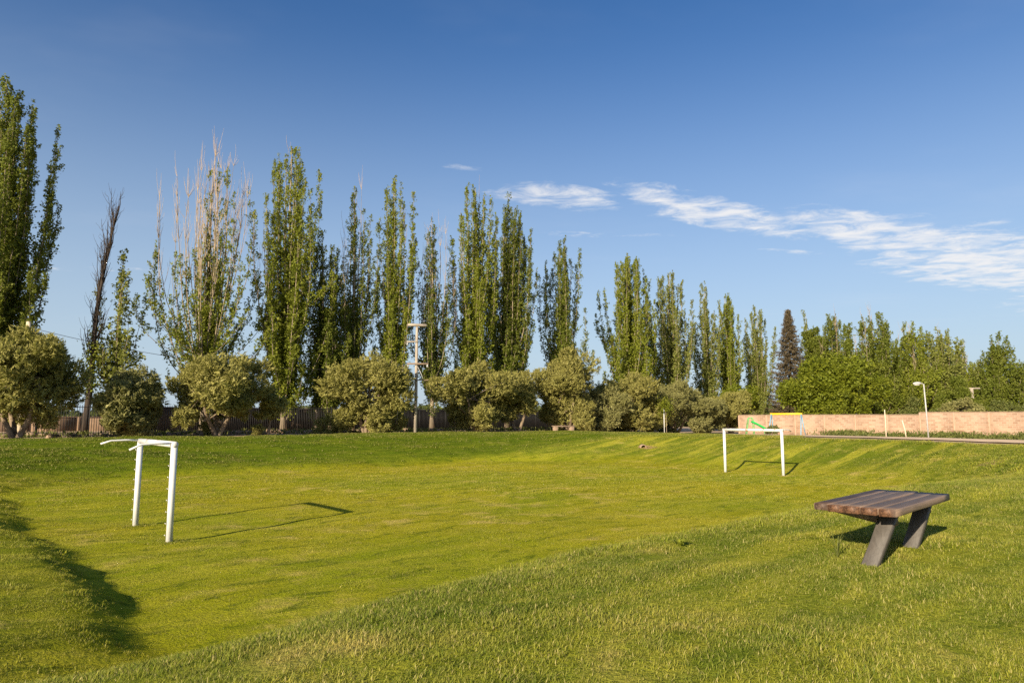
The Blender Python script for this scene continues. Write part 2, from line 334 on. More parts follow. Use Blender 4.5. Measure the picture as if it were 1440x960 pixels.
# ------------------------------------------------------------------ the ground
def build_ground():
    def axis(lo, hi, stp, far):
        c = list(np.arange(lo, hi + .01, stp)); g = stp; p = hi; q = lo
        while p < far: g *= 1.5; p += g; c.append(p)
        g = stp
        while q > -far: g *= 1.5; q -= g; c.insert(0, q)
        return np.array(c)
    xs, ys = axis(-60, 84, 1.5, 3000), axis(-36, 132, 1.5, 3000)
    X, Y = np.meshgrid(xs, ys); a, n = toan(X, Y); sd = basin(a, n)[0]
    Z = terrain_an(np.clip(a, -40, 130), np.clip(n, -40, 130)) - .04 - .55 * (1 - sstep((sd - 5.0) / 2.4))
    k, w = len(ys), len(xs); i = (np.arange(k - 1)[:, None] * w + np.arange(w - 1)[None]).reshape(-1)
    V = np.stack([X, Y, Z], -1).reshape(-1, 3)
    tag(MB().add(V, np.stack([i, i + 1, i + w + 1, i + w], 1)).build('ground', M_EARTH, smooth=True), kind='structure')
    # the mown lawn: its own finer sheet
    aa = np.arange(-24, 46, .28); nn = np.arange(-16, 45.5, .28)
    A, Nn = np.meshgrid(aa, nn); Z = terrain_an(A, Nn) + .02; X, Y = toxy(A, Nn)
    w = len(aa); k = len(nn); i = (np.arange(k - 1)[:, None] * w + np.arange(w - 1)[None]).reshape(-1)
    ok = lawn_mask(A + .14, Nn + .14)[:-1, :-1].reshape(-1); i = i[ok]
    V = np.stack([X, Y, Z], -1).reshape(-1, 3); Q = np.stack([i, i + 1, i + w + 1, i + w], 1)
    use, Q2 = np.unique(Q, return_inverse=True)
    tag(MB().add(V[use], Q2.reshape(-1, 4)).build('lawn', M_LAWN, smooth=True), kind='structure')
    # dirt track outside the far right corner of the lawn
    P = np.array([(49, 30), (46.8, 22), (45.4, 16), (41.6, 8), (35.5, 2.2), (29, -2.5), (20, -9)]); tt = np.linspace(0, 6, 70)
    ca, cn = np.interp(tt, range(7), P[:, 0]), np.interp(tt, range(7), P[:, 1])
    for _ in range(4): ca[1:-1] = (ca[:-2] + ca[1:-1] * 2 + ca[2:]) / 4; cn[1:-1] = (cn[:-2] + cn[1:-1] * 2 + cn[2:]) / 4
    da, dn = np.gradient(ca), np.gradient(cn); L = np.hypot(da, dn); V = []
    for s in np.linspace(-1, 1, 7):
        ww = s * (2.0 + .25 * np.sin(tt * 7 + s)); a_, n_ = ca - dn / L * ww, cn + da / L * ww
        x, y = toxy(a_, n_); V.append(np.stack([x, y, terrain(x, y) + .012], 1))
    V = np.vstack(V); w = len(tt); i = (np.arange(6)[:, None] * w + np.arange(w - 1)[None]).reshape(-1)
    tag(MB().add(V, np.stack([i, i + w, i + w + 1, i + 1], 1)).build('dirt_path', M_PATH, smooth=True), kind='structure')
build_ground()

# ------------------------------------------------------------------ trees
def branch_path(rng, p0, az, reach, rise, k=7, wob=.05, power=1.8):
    t = np.linspace(0, 1, k)[:, None]; o = np.array([math.cos(az), math.sin(az), 0])
    P = np.asarray(p0) + o * reach * (1 - (1 - t) ** power) + np.array([0, 0, 1.]) * rise * t ** 1.05
    P = P + np.cumsum(rng.normal(0, wob, (k, 3)) * [1, 1, .3], 0) * np.linspace(0, 1, k)[:, None]
    return P
def scatter_group(srcs):
    """node group that puts one of the source meshes on every point (attributes: sc, kind_id, rz)"""
    ng = bpy.data.node_groups.new('scatter', 'GeometryNodeTree')
    for io in ('INPUT', 'OUTPUT'): ng.interface.new_socket('Geometry', in_out=io, socket_type='NodeSocketGeometry')
    N, L = ng.nodes, ng.links; gi = N.new('NodeGroupInput'); go = N.new('NodeGroupOutput'); iop = N.new('GeometryNodeInstanceOnPoints'); ji = N.new('GeometryNodeJoinGeometry')
    for o in reversed(srcs):
        oi = N.new('GeometryNodeObjectInfo'); oi.inputs['Object'].default_value = o; oi.inputs['As Instance'].default_value = False
        g2 = N.new('GeometryNodeGeometryToInstance'); L.new(oi.outputs['Geometry'], g2.inputs[0]); L.new(g2.outputs[0], ji.inputs[0])
    def attr(nm, typ): q = N.new('GeometryNodeInputNamedAttribute'); q.data_type = typ; q.inputs[0].default_value = nm; return q.outputs[0]
    cx = N.new('ShaderNodeCombineXYZ'); L.new(attr('rz', 'FLOAT'), cx.inputs[2]); L.new(cx.outputs[0], iop.inputs['Rotation'])
    L.new(gi.outputs[0], iop.inputs['Points']); L.new(ji.outputs[0], iop.inputs['Instance']); iop.inputs['Pick Instance'].default_value = True
    L.new(attr('kind_id', 'INT'), iop.inputs['Instance Index']); L.new(attr('sc', 'FLOAT'), iop.inputs['Scale']); L.new(iop.outputs[0], go.inputs[0]); return ng
def points(name, co, mat, group, parent=None, **attrs):
    me = bpy.data.meshes.new(name); me.vertices.add(len(co)); me.vertices.foreach_set('co', np.asarray(co, np.float32).ravel())
    for nm, v in attrs.items():
        v = np.asarray(v); typ = 'FLOAT_VECTOR' if v.ndim == 2 else 'INT' if v.dtype.kind == 'i' else 'FLOAT'
        at = me.attributes.new(nm, typ, 'POINT'); at.data.foreach_set('vector' if v.ndim == 2 else 'value', np.ascontiguousarray(v, np.int32 if typ == 'INT' else np.float32).ravel())
    me.materials.append(mat); o = bpy.data.objects.new(name, me); col.objects.link(o); o.parent = parent
    o.modifiers.new('scatter', 'NODES').node_group = group; return o
def crown(root, kind, mat, C, D, S, rng, leaf_scale=1.0):
    """a crown of real leaves: on every point a leafy shoot of length S pointing along D"""
    m, r, ln, wd, spread = {'poplar': (22, .16, .165, .155, 1.6), 'olive': (18, .17, .42, .11, .6), 'broad': (20, .30, .27, .22, 1.2)}[kind]
    k = len(C); e = unit(np.cross(D, rng.normal(0, 1, (k, 3)))); g = np.cross(D, e)
    f = rng.uniform(0, 1, (k, m, 1)) ** .9; q = rng.normal(0, r, (k, m, 2)) * (1.15 - .75 * f)
    P = C[:, None] + S[:, None, None] * (f * D[:, None] + q[..., :1] * e[:, None] + q[..., 1:] * g[:, None])
    d = unit(rng.normal(0, spread, (k, m, 3)) * [1, 1, .7] + D[:, None] * .8); w = unit(np.cross(d, rng.normal(0, 1, (k, m, 3))))
    sz = rng.uniform(.65, 1.25, (k, m, 1)) * S[:, None, None] ** .6 * leaf_scale
    u, w = d * sz * ln * .5, w * sz * wd * .5
    V = np.stack([P - u * .8 - w, P - u * .8 + w, P + u], 2).reshape(-1, 3)
    me = mesh_np('crown', V, np.arange(len(V)).reshape(-1, 3)); me.materials.append(mat)
    o = bpy.data.objects.new('crown', me); col.objects.link(o); o.parent = root; return o

def poplar(name, label, x, y, H, W, seed, mat=0, dens=1.0, dead=0, base=.06, nb=26, leaf=.16, sigma=.34, lean=(0, 0), bark=None,
           group='poplars in the row behind the fence', splay=.0, topvar=.34):
    """upright poplar: many steep stems leave the trunk low down and climb side by side, each clothed with leafy side shoots"""
    rng = np.random.default_rng(seed); z = gz(x, y) - .05; W *= 1.12
    root = thing(name, label, 'tree', (x, y, z), 0, group)
    k = 14; t = np.linspace(0, 1, k)
    wob = np.cumsum(rng.normal(0, .05, (k, 2)), 0) * t[:, None]
    trunk = np.stack([wob[:, 0] + lean[0] * t, wob[:, 1] + lean[1] * t, t * H * .95], 1)
    r0 = .0075 * H + .04; wood, lv, tw = MB(), MB(), MB()
    wood.tube(trunk, np.maximum(r0 * (1 - t) ** .8 + .012, .012) * np.where(t < .04, 1.35, 1), 8)
    stems = [(trunk[2:], False, .9)]
    nb = int(nb * 1.5)
    for i in range(nb):
        u = (i + rng.uniform(0, 1)) / nb; rho = u ** .74; az = i * 2.4 + rng.uniform(-.5, .5)
        hs = base + (.36 - base) * rng.uniform(0, 1) ** 1.6 * (1.15 - .55 * rho) + (.25 * rng.uniform() if rng.uniform() < .25 else 0)
        top = H * (1 - topvar * rho ** 1.6 * rng.uniform(.5, 1.25) - .06 * rng.uniform()); short = rng.uniform() < .45
        if short: top = H * rng.uniform(hs + .10, max(.68, hs + .16))
        p0 = np.array([np.interp(hs, t, trunk[:, c]) for c in range(3)]); rise = max(top - p0[2], H * .08)
        reach = W * .5 * rho * rng.uniform(.8, 1.1) * (1 + .7 * splay * short); pw = rng.uniform(1.8, 4.2) - .8 * splay
        P = branch_path(rng, p0, az, reach, rise, 11, .035 + .006 * W, pw) + np.array([lean[0], lean[1], 0]) * np.linspace(0, 1, 11)[:, None] * .4
        isdead = (not short) and rng.uniform() < dead; rb = (.018 + .0036 * rise) * (1 - .3 * rho)
        wood.tube(P, np.linspace(rb, .010, 11), 5, False); stems.append((P, isdead, .62 if isdead else 1.0))
        if isdead:
            for q in range(18):
                j = rng.integers(5, 11); p = P[j]; P3 = branch_path(rng, p, rng.uniform(0, 6.28), rng.uniform(.1, .5), H * rng.uniform(.03, .11), 5, .03); tw.tube(P3, np.linspace(.017, .007, 5), 3, False)
    for i in range(int(7 + W)):                                   # suckers and low boughs round the foot
        hs = rng.uniform(.02, .16); p0 = np.array([np.interp(hs, t, trunk[:, c]) for c in range(3)])
        P = branch_path(rng, p0, rng.uniform(0, 6.28), W * rng.uniform(.12, .45), H * rng.uniform(.08, .22), 7, .05, 2.2)
        wood.tube(P, np.linspace(.03, .008, 7), 4, False); stems.append((P, False, 1.0))
    Cs, Ds, Ss = [], [], []
    for P, isdead, tmax in stems:
        L = np.linalg.norm(np.diff(P, axis=0), axis=1).sum()
        ns = max(5, int(L * tmax * 4.7 * dens * (.6 if isdead else 1))); ts = rng.uniform(.05, tmax, ns); pk = len(P) - 1
        idx = ts * pk; i0 = np.minimum(idx.astype(int), pk - 1); fr = (idx - i0)[:, None]; pc = P[i0] * (1 - fr) + P[i0 + 1] * fr
        sl = sigma * 3.3 * (1.15 - .62 * ts / max(tmax, .3)) * rng.uniform(.5, 1.25, ns)                 # side shoot length
        saz = rng.uniform(0, 6.28, ns); sd_ = unit(np.stack([np.cos(saz), np.sin(saz), rng.uniform(.9, 2.8, ns) + 2.5 * (ts > .93 * tmax)], 1))
        Cs.append(pc + rng.normal(0, .06, (ns, 3))); Ds.append(sd_); Ss.append(sl)
        for j in range(0, ns, 7): wood.tube([pc[j], pc[j] + sd_[j] * sl[j] * .7], (.013, .005), 3, False)
    C, D_, S_ = np.vstack(Cs), np.vstack(Ds), np.concatenate(Ss)
    mt = M_POPLAR[mat] if isinstance(mat, int) else mat
    wood.build('trunk', bark or M_BARKP, root, True)
    crown(root, 'poplar', mt, C, D_, S_, rng, 1.1 * (leaf / .16) ** .8)
    if tw.k: tag(tw.build('dead_twigs', M_TWIG, root), kind='stuff')
    return root

def bushy(name, label, cat, x, y, H, W, seed, mat, bark=None, nclump=18, nleaf=760, leaf=(.175, .042), stems=3, skirt=.25, group=None, D=None, tuft=.33, up=.6, flat=1.0):
    """a round crown built from many sprays of leaves gathered in clumps, on several crooked stems"""
    rng = np.random.default_rng(seed); z = gz(x, y) - .04; D = D or W
    root = thing(name, label, cat, (x, y, z), 0, group); lv = MB(); wood = MB()
    cz = H * (skirt + (1 - skirt) * .52); rz = H * (1 - skirt) * .5; cl = []
    sk = rng.uniform(-.10, .10, 2) * W                              # lopsided, with drooping lower boughs
    for i in range(nclump):
        th = i * 2.399 + rng.uniform(-.9, .9); u = np.clip(1 - 2 * (i + .5) / nclump + rng.uniform(-.25, .25), -1, 1)
        rr = math.sqrt(max(0, 1 - u * u)); f, s = (rng.uniform(.48, .90), rng.uniform(.19, .38)) if leaf[1] < .06 else (rng.uniform(.42, 1.02), rng.uniform(.15, .34)); low = rng.uniform() < .22
        c = np.array([math.cos(th) * rr * W * .5 * f + sk[0] * u, math.sin(th) * rr * D * .5 * f + sk[1] * u, cz + u * rz * f * flat])
        if low and leaf[1] < .06: c = np.array([math.cos(th) * W * rng.uniform(.12, .40), math.sin(th) * D * rng.uniform(.12, .40), H * rng.uniform(.10, .34)]); s *= .8
        cl.append((c, s * min(W, 2.2 * rz) * .62))
    cl.append((np.array([0, 0, cz]), .3 * W))
    Cs, Ds, Ss = [], [], []
    for c, r in cl:
        ns = int(nleaf * .55 * r / (.2 * W) * .36 * rng.uniform(.8, 1.2)); d = unit(rng.normal(0, 1, (ns, 3))); rad = r * rng.uniform(.45, 1.05, (ns, 1)) ** .6
        ax = unit(d + [0, 0, up] + rng.normal(0, .4, (ns, 3))); sz = tuft * 1.15 * rng.uniform(.7, 1.35, ns) * np.where(rng.uniform(0, 1, ns) < .06, 2.0, 1)
        p = c + d * rad * [1, 1, .85] - ax * sz[:, None] * .5; ok = p[:, 2] > .06; Cs.append(p[ok]); Ds.append(ax[ok]); Ss.append(sz[ok])
    C, D_, S_ = np.vstack(Cs), np.vstack(Ds), np.concatenate(Ss)
    for j in range(stems):
        az = j * 6.28 / stems + rng.uniform(-.5, .5); b0 = np.array([math.cos(az), math.sin(az), 0]) * .16 * (stems > 1)
        P = np.vstack([b0 + [0, 0, -.1], branch_path(rng, b0 + [0, 0, .12], az, W * rng.uniform(.10, .2), cz * rng.uniform(.85, 1.1), 7, .10)])
        r0 = .055 + .016 * H; wood.tube(P, np.linspace(r0 * 1.25, r0 * .35, 8), 7)
        for q in range(6):
            c = cl[rng.integers(0, len(cl))][0]; s = P[rng.integers(3, 8)]; mid = (s + c) / 2 + rng.normal(0, .15, 3)
            wood.tube(np.array([s, mid, c]), [r0 * .38, r0 * .25, .012], 5, False)
    wood.build('trunk', bark or M_BARKO, root, True)
    crown(root, 'olive' if leaf[1] < .06 else 'broad', mat, C, D_, S_, rng)
    return root

# poplar row: x, y, height, crown width and the look of each
poplar('poplar_tree', 'tall dense dark green poplar with two spires behind the olive with a wooden pole', -35.0, 45.8, 25.2, 5.6, 1, 0, dens=1.5, nb=34, base=.05, splay=.3)
poplar('poplar_tree', 'ragged small poplar with sparse tufts beside the dead leaning snag', -28.9, 49.7, 13.5, 3.3, 3, 2, dens=.75, nb=9, base=.2, sigma=.42, topvar=.6, leaf=.18)
poplar('poplar_tree', 'wide open poplar with a fan of bare orange-grey dead tops and pale trunk', -24.2, 53.7, 22.6, 8.0, 4, 1, dens=.66, dead=.72, nb=42, base=.14, splay=.6, sigma=.30)
poplar('poplar_tree', 'tall full poplar with feathery upright tips beside the bare-topped wide poplar', -19.3, 58.0, 26.0, 5.6, 5, 1, dens=1.05, dead=.04, nb=32, splay=.4)
poplar('poplar_tree', 'thin dark poplar squeezed between taller full poplars', -17.1, 60.2, 18.2, 2.2, 6, 0, dens=1.1, nb=9, base=.03)
poplar('poplar_tree', 'short bushy poplar at the foot of a poplar with split dead tips', -16.0, 60.4, 16.9, 3.2, 7, 0, dens=1.5, nb=16, base=.03, topvar=.5)
poplar('poplar_tree', 'narrow poplar with split pale dead tips rising above bushy short poplar', -14.5, 62.2, 23.6, 3.4, 8, 0, dens=.85, dead=.4, nb=17, base=.05)
poplar('poplar_tree', 'fresh green poplar with separate slender spires behind the round olive by the utility pole', -11.4, 64.8, 25.7, 4.3, 9, 1, dens=1.1, dead=.05, nb=22, base=.04)
poplar('poplar_tree', 'thin brownish poplar with bare patches behind the concrete utility pole', -7.9, 67.8, 22.0, 4.6, 10, 0, dens=.7, dead=.4, nb=22, base=.08)
poplar('poplar_tree', 'bright green tall poplar with one bare side twig, twin of a darker poplar', -4.0, 71.1, 27.0, 5.0, 11, 1, dens=1.3, dead=.08, nb=28, base=.04)
poplar('poplar_tree', 'dark green tall poplar leaning slightly, right against a bright green one', -.6, 74.6, 26.2, 5.4, 12, 0, dens=1.3, dead=.0, nb=30, base=.04, lean=(.9, 0))
poplar('poplar_tree', 'fan-shaped poplar with many even tips standing alone in a sky gap', 5.9, 79.7, 22.9, 5.2, 13, 0, dens=1.1, nb=26, base=.05, splay=.35, topvar=.22)
poplar('poplar_tree', 'broad light green poplar with pale trunk and outlying lower branch', 15.3, 87.8, 23.4, 6.6, 14, 1, dens=1.2, nb=36, base=.05, splay=.4, topvar=.22, leaf=.18)
poplar('poplar_tree', 'greyish green poplar with thin tips beside the broad light green poplar', 21.9, 93.4, 23.0, 6.2, 15, 2, dens=1.05, nb=30, base=.03, splay=.2, leaf=.18)
poplar('poplar_tree', 'slim silvery poplar with loose top next to a solid green one', 28.6, 99.8, 22.2, 4.0, 16, 2, dens=1.05, nb=18, base=.03, leaf=.19)
poplar('poplar_tree', 'solid green poplar between two slim silvery poplars', 32.9, 103.4, 21.2, 4.6, 17, 1, dens=1.2, nb=22, base=.03, leaf=.19)
poplar('poplar_tree', 'thin silvery poplar at the row end beside the brown conifer', 39.4, 109.2, 20.4, 5.2, 18, 2, dens=.95, nb=22, base=.03, leaf=.19)
G2 = 'poplars behind the brick wall'
poplar('poplar_tree', 'thin pale poplar tip rising close behind the brown conifer', 48.9, 112, 20.3, 2.6, 21, 2, dens=1.0, nb=10, leaf=.2, group=G2)
poplar('poplar_tree', 'unpruned poplar behind the bright green broadleaf tree', 51.0, 107, 18.8, 6.0, 22, 0, dens=1.2, dead=.1, nb=26, base=.03, splay=.4, sigma=.45, leaf=.2, topvar=.5, group=G2)
poplar('poplar_tree', 'rough poplar with many pale dead twig tips above the bright green broadleaf tree', 52.6, 99, 17.8, 8.8, 23, 0, dens=1.35, dead=.3, nb=40, base=.03, splay=.5, sigma=.5, leaf=.2, topvar=.4, group=G2)
poplar('poplar_tree', 'lower rough poplar with sprawling pale boughs beside the many-tipped one', 57.6, 98, 15.4, 8.2, 24, 1, dens=1.1, dead=.3, nb=34, base=.02, splay=.5, sigma=.5, leaf=.2, topvar=.5, group=G2)
poplar('poplar_tree', 'loose poplar with forked pale trunk behind the lamp post', 61.4, 97, 14.8, 7.4, 25, 2, dens=1.1, dead=.15, nb=30, base=.02, splay=.5, sigma=.5, leaf=.2, topvar=.55, group=G2)
poplar('poplar_tree', 'small two-topped poplar behind the short distant utility pole', 67.0, 101, 12.8, 6.6, 26, 2, dens=1.1, dead=.1, nb=24, base=.02, splay=.4, sigma=.5, leaf=.2, topvar=.6, group=G2)
poplar('poplar_tree', 'compact dark green poplar standing clear at the end of the trees behind the wall', 65.6, 92, 12.8, 5.8, 27, 0, dens=1.7, nb=30, base=.02, splay=.3, sigma=.45, leaf=.19, topvar=.55, group=G2)
poplar('poplar_tree', 'low dark poplar past the compact dark green one', 74.2, 98, 9.0, 5.0, 28, 0, dens=1.4, nb=16, base=.02, splay=.3, sigma=.45, leaf=.2, topvar=.5, group=G2)

def dead_snag():
    rng = np.random.default_rng(77); x, y = -30.3, 48.7
    root = thing('dead_tree', 'bare dark dead poplar snag leaning beside the ragged small poplar', 'tree', (x, y, gz(x, y) - .05))
    w = MB(); b = MB(); t = np.linspace(0, 1, 14)
    tr = np.stack([1.25 * t ** 1.6 + .08 * np.sin(t * 9), .1 * np.sin(t * 7), 16.6 * t], 1); w.tube(tr, .23 * (1 - t) ** .8 + .012, 8)
    for i in range(90):
        hs = rng.uniform(.28, .95); p = np.array([np.interp(hs, t, tr[:, c]) for c in range(3)])
        low = hs < .45; P = branch_path(rng, p, rng.uniform(0, 6.28), rng.uniform(.2, .42) * (2.0 if low else 1), rng.uniform(1.0, 3.0), 6, .05)
        b.tube(P, np.linspace(.045, .008, 6), 4, False)
        for q in range(3):
            P2 = branch_path(rng, P[rng.integers(1, 6)], rng.uniform(0, 6.28), rng.uniform(.15, .5), rng.uniform(.3, 1.0), 4, .04); b.tube(P2, np.linspace(.016, .005, 4), 3, False)
    lv = MB(); m = 420; hh = rng.uniform(3, 6.4, m); C = np.stack([np.interp(hh / 16.6, t, tr[:, 0]), 0 * hh, hh], 1) + rng.normal(0, .28, (m, 3)) + np.array([0, -.2, 0])
    d = unit(rng.normal(0, 1, (m, 3))); q = unit(np.cross(d, rng.normal(0, 1, (m, 3)))); lv.leaves(C, d * .09, q * .07)
    w.build('trunk', M_BARKD, root, True); b.build('bare_branches', M_BARKD, root); tag(lv.build('ivy_shoots', M_POPLAR[1], root), kind='stuff')
dead_snag()

OG = 'olive trees along the fence'
bushy('olive_tree', 'big dark round olive tree with a wooden pole behind it', 'tree', -27.0, 37.5, 5.9, 6.6, 31, M_OLIVE, nclump=29, nleaf=900, stems=3, skirt=0.14, group=OG)
bushy('olive_tree', 'small grey-green olive bush beside the dead snag', 'tree', -22.8, 41.1, 3.9, 4.2, 32, M_OLIVE2, nclump=21, nleaf=760, stems=3, skirt=0.06, group=OG)
bushy('olive_tree', 'wide umbrella-shaped olive with open dark underside and leaning trunk', 'tree', -19.0, 44.3, 5.4, 7.6, 33, M_OLIVE, nclump=32, nleaf=900, stems=3, skirt=0.19, group=OG)
bushy('olive_tree', 'little drooping olive sapling under the rim of the umbrella-shaped olive', 'tree', -16.5, 46.6, 3.1, 2.0, 34, M_OLIVE, nclump=9, nleaf=330, stems=1, skirt=0.28, group=OG)
bushy('olive_tree', 'round golden olive with several crooked trunks beside the concrete utility pole', 'tree', -10.9, 51.4, 6.0, 7.4, 35, M_OLIVE, nclump=32, nleaf=950, stems=5, skirt=0.14, group=OG)
bushy('olive_tree', 'golden olive with pale forked trunk and grey shoots at its foot', 'tree', -3.1, 58.1, 5.9, 6.8, 36, M_OLIVE, nclump=27, nleaf=900, stems=3, skirt=0.10, group=OG)
bushy('olive_tree', 'narrow olive with bare trunk joined to the pale forked one', 'tree', .5, 61.4, 5.5, 5.2, 37, M_OLIVE, nclump=20, nleaf=800, stems=2, skirt=0.24, group=OG)
bushy('olive_tree', 'tallest olive with lumpy top above the low wooden seat', 'tree', 5.4, 65.4, 7.5, 8.2, 38, M_OLIVE, nclump=33, nleaf=1000, stems=4, skirt=0.12, group=OG)
bushy('olive_tree', 'lower grey-green olive bush in front between two taller olives', 'tree', 8.7, 67.0, 4.3, 5.6, 39, M_OLIVE2, nclump=22, nleaf=850, stems=3, skirt=0.02, group=OG)
bushy('olive_tree', 'round olive just past the tallest one with crown down to the ground', 'tree', 11.4, 70.6, 6.2, 6.8, 40, M_OLIVE, nclump=24, nleaf=900, stems=3, skirt=0.06, group=OG)
bushy('olive_tree', 'broad olive behind the staked sapling with dark hollow at its base', 'tree', 18.2, 76.4, 5.6, 8.4, 41, M_OLIVE2, nclump=27, nleaf=900, stems=4, skirt=0.10, group=OG)
bushy('olive_tree', 'low olive ending the olive row behind the green slide', 'tree', 26.0, 82.0, 5.0, 6.8, 42, M_OLIVE, nclump=22, nleaf=850, stems=3, skirt=0.07, group=OG)
bushy('olive_tree', 'low rounded olive filling the gap beside the staked sapling', 'tree', 14.6, 73.0, 4.7, 5.6, 43, M_OLIVE, nclump=22, nleaf=800, stems=3, skirt=0.04, group=OG)
bushy('olive_tree', 'grey-green olive bush between the broad olive and the last one', 'tree', 22.4, 79.2, 4.7, 5.4, 44, M_OLIVE2, nclump=22, nleaf=800, stems=3, skirt=0.04, group=OG)
bushy('broadleaf_tree', 'spreading bright yellow-green broadleaf tree behind the pink brick wall', 'tree', 39.6, 86.0, 9.4, 10.8, 51, M_BROAD, M_BARKP, 28, 700, (.34, .12), 3, .03, tuft=.8, up=.25, flat=.95)
bushy('broadleaf_tree', 'small fresh green tree in front of the thin silvery poplars', 'tree', 32.2, 97, 6.6, 5.4, 52, M_BROAD, M_BARKP, 14, 420, (.34, .12), 2, .2, tuft=.6, up=.1)
bushy('broadleaf_tree', 'dark round-headed tree between pale poplar tips behind the conifer', 'tree', 49.4, 109, 16.2, 4.4, 53, M_POPLAR[0], M_BARKP, 30, 330, (.32, .12), 1, .45, tuft=.6, up=.2)
bushy('broadleaf_tree', 'brown-green rounded tree behind the wall next to the short distant pole', 'tree', 58.5, 89, 6.4, 7.0, 54, M_POPLAR[0], M_BARKP, 16, 520, (.32, .12), 2, .12, tuft=.5, up=.2)

def conifer():
    rng = np.random.default_rng(61); x, y, H, W = 42.9, 105., 18.8, 8.6
    root = thing('conifer_tree', 'brown conical conifer with tapering tip among the poplars', 'tree', (x, y, gz(x, y) - .05))
    w = MB(); lv = MB(); t = np.linspace(0, 1, 6); w.tube(np.stack([0 * t, 0 * t, t * H], 1), .26 * (1 - t) + .015, 7)
    for i in range(300):
        h = H * (.04 + .95 * (i / 300.)); L = W * .5 * (1 - h / H) ** .85 * rng.uniform(.7, 1.1) + .15; az = i * 2.4 + rng.uniform(-.4, .4)
        o = np.array([math.cos(az), math.sin(az), 0]); s = np.linspace(0, 1, 5)[:, None]; P = [0, 0, h] + o * L * s + np.array([0, 0, 1]) * (-.35 * L * s + .25 * L * s ** 3)
        w.tube(P, np.linspace(.03, .008, 5), 3, False)
        m = int(40 + 36 * L); f = rng.uniform(.2, 1, (m, 1)); C = [0, 0, h] + o * L * f + np.array([0, 0, 1]) * (-.35 * L * f + .25 * L * f ** 3) + rng.normal(0, .13, (m, 3)) * [1, 1, .8]
        d = unit(o + rng.normal(0, .8, (m, 3)) - [0, 0, .3]); q = unit(np.cross(d, rng.normal(0, 1, (m, 3)))); lv.leaves(C, d * .15, q * .045)
    w.build('trunk', M_BARKD, root, True); lv.build('crown', M_CONIF, root)
conifer()

# shrubs behind the wall, in the weeds and round the playground
HG = 'shrubs showing over the brick wall'
for i, (x, y, h, w, lab) in enumerate((
        (49.5, 84, 4.0, 5.4, 'olive-coloured shrub over the wall at the edge of the bright broadleaf tree'), (54.0, 82.5, 4.4, 6.0, 'low pale shrub over the wall left of the lamp post'),
        (58.5, 81, 3.9, 6.0, 'low pale shrub over the wall right of the lamp post'), (63.0, 80, 3.7, 5.6, 'small shrub over the wall below the short distant pole'),
        (66.5, 79.5, 4.1, 6.0, 'yellowish shrub over the wall below the compact dark poplar'), (70.5, 78, 4.6, 6.4, 'larger yellowish shrub over the wall past the compact dark poplar'))):
    bushy('wall_shrub', lab, 'shrub', x, y, h, w, 70 + i, M_OLIVE2 if i % 2 else M_WEED, M_BARKO, 13, 420, (.26, .08), 3, .0, HG, tuft=.4, up=.7)
bushy('round_shrub', 'small dark green rounded shrub at the foot of the swing frame', 'shrub', 21.9, 58.0, .85, 1.6, 80, M_WEED, None, 10, 220, (.16, .04), 3, .0, tuft=.14)

# ------------------------------------------------------------------ built things
RZA = math.atan2(AX[1], AX[0])
def rotz(a): c, s = math.cos(a), math.sin(a); return np.array([[c, -s, 0], [s, c, 0], [0, 0, 1.]])
def arc_path(*pts): return np.array(pts, float)

def goal(a, n, rz, label, bent):
    x, y = toxy(a, n); z = gz(x, y)
    g = thing('football_goal', label, 'goal', (x, y, z), rz, 'white goals on the sunken field')
    c, s = math.cos(rz), math.sin(rz); r = .062; hw = 1.40
    for sy in (-1, 1):
        zz = gz(x - s * sy * hw, y + c * sy * hw) - z
        MB().tube([(0, sy * hw, zz - .12), (0, sy * hw, .9), (0, sy * hw, 1.935)], r, 20).build('post', M_WHITE, g, True)
        for k in range(8):                                                     # net hooks up the back of each post
            h = .16 + k * .225
            MB().tube([(-r + .008, sy * hw, h), (-r - .025, sy * hw, h + .004), (-r - .03, sy * hw, h + .022)], .0075, 6).build('net_hook', M_WHITE, g)
    MB().tube([(0, -hw - r, 1.935), (0, 0, 1.938), (0, hw + r, 1.935)], r, 20).build('crossbar', M_RUST, g, True)
    for sy in (-1, 1):                                                         # bent stubs of the old net frame
        d = bent[sy > 0]
        MB().tube([(-.02, sy * hw, 1.955), (-.30, sy * hw, 1.965 + d * .1), (-.60, sy * hw + .01, 1.95 + d * .2), (-.80, sy * hw + .02, 1.86 + d)], .021, 10).build('net_stub', M_WHITE, g, True)
    return g
goal(3.92, 16.33, RZA, 'white goal frame with chipped crossbar, seen edge on by the shaded bank', (-.01, .03))
goal(28.24, 16.31, RZA + math.pi, 'white goal frame standing before the striped bank, its shadow thrown up the slope', (0, .02))

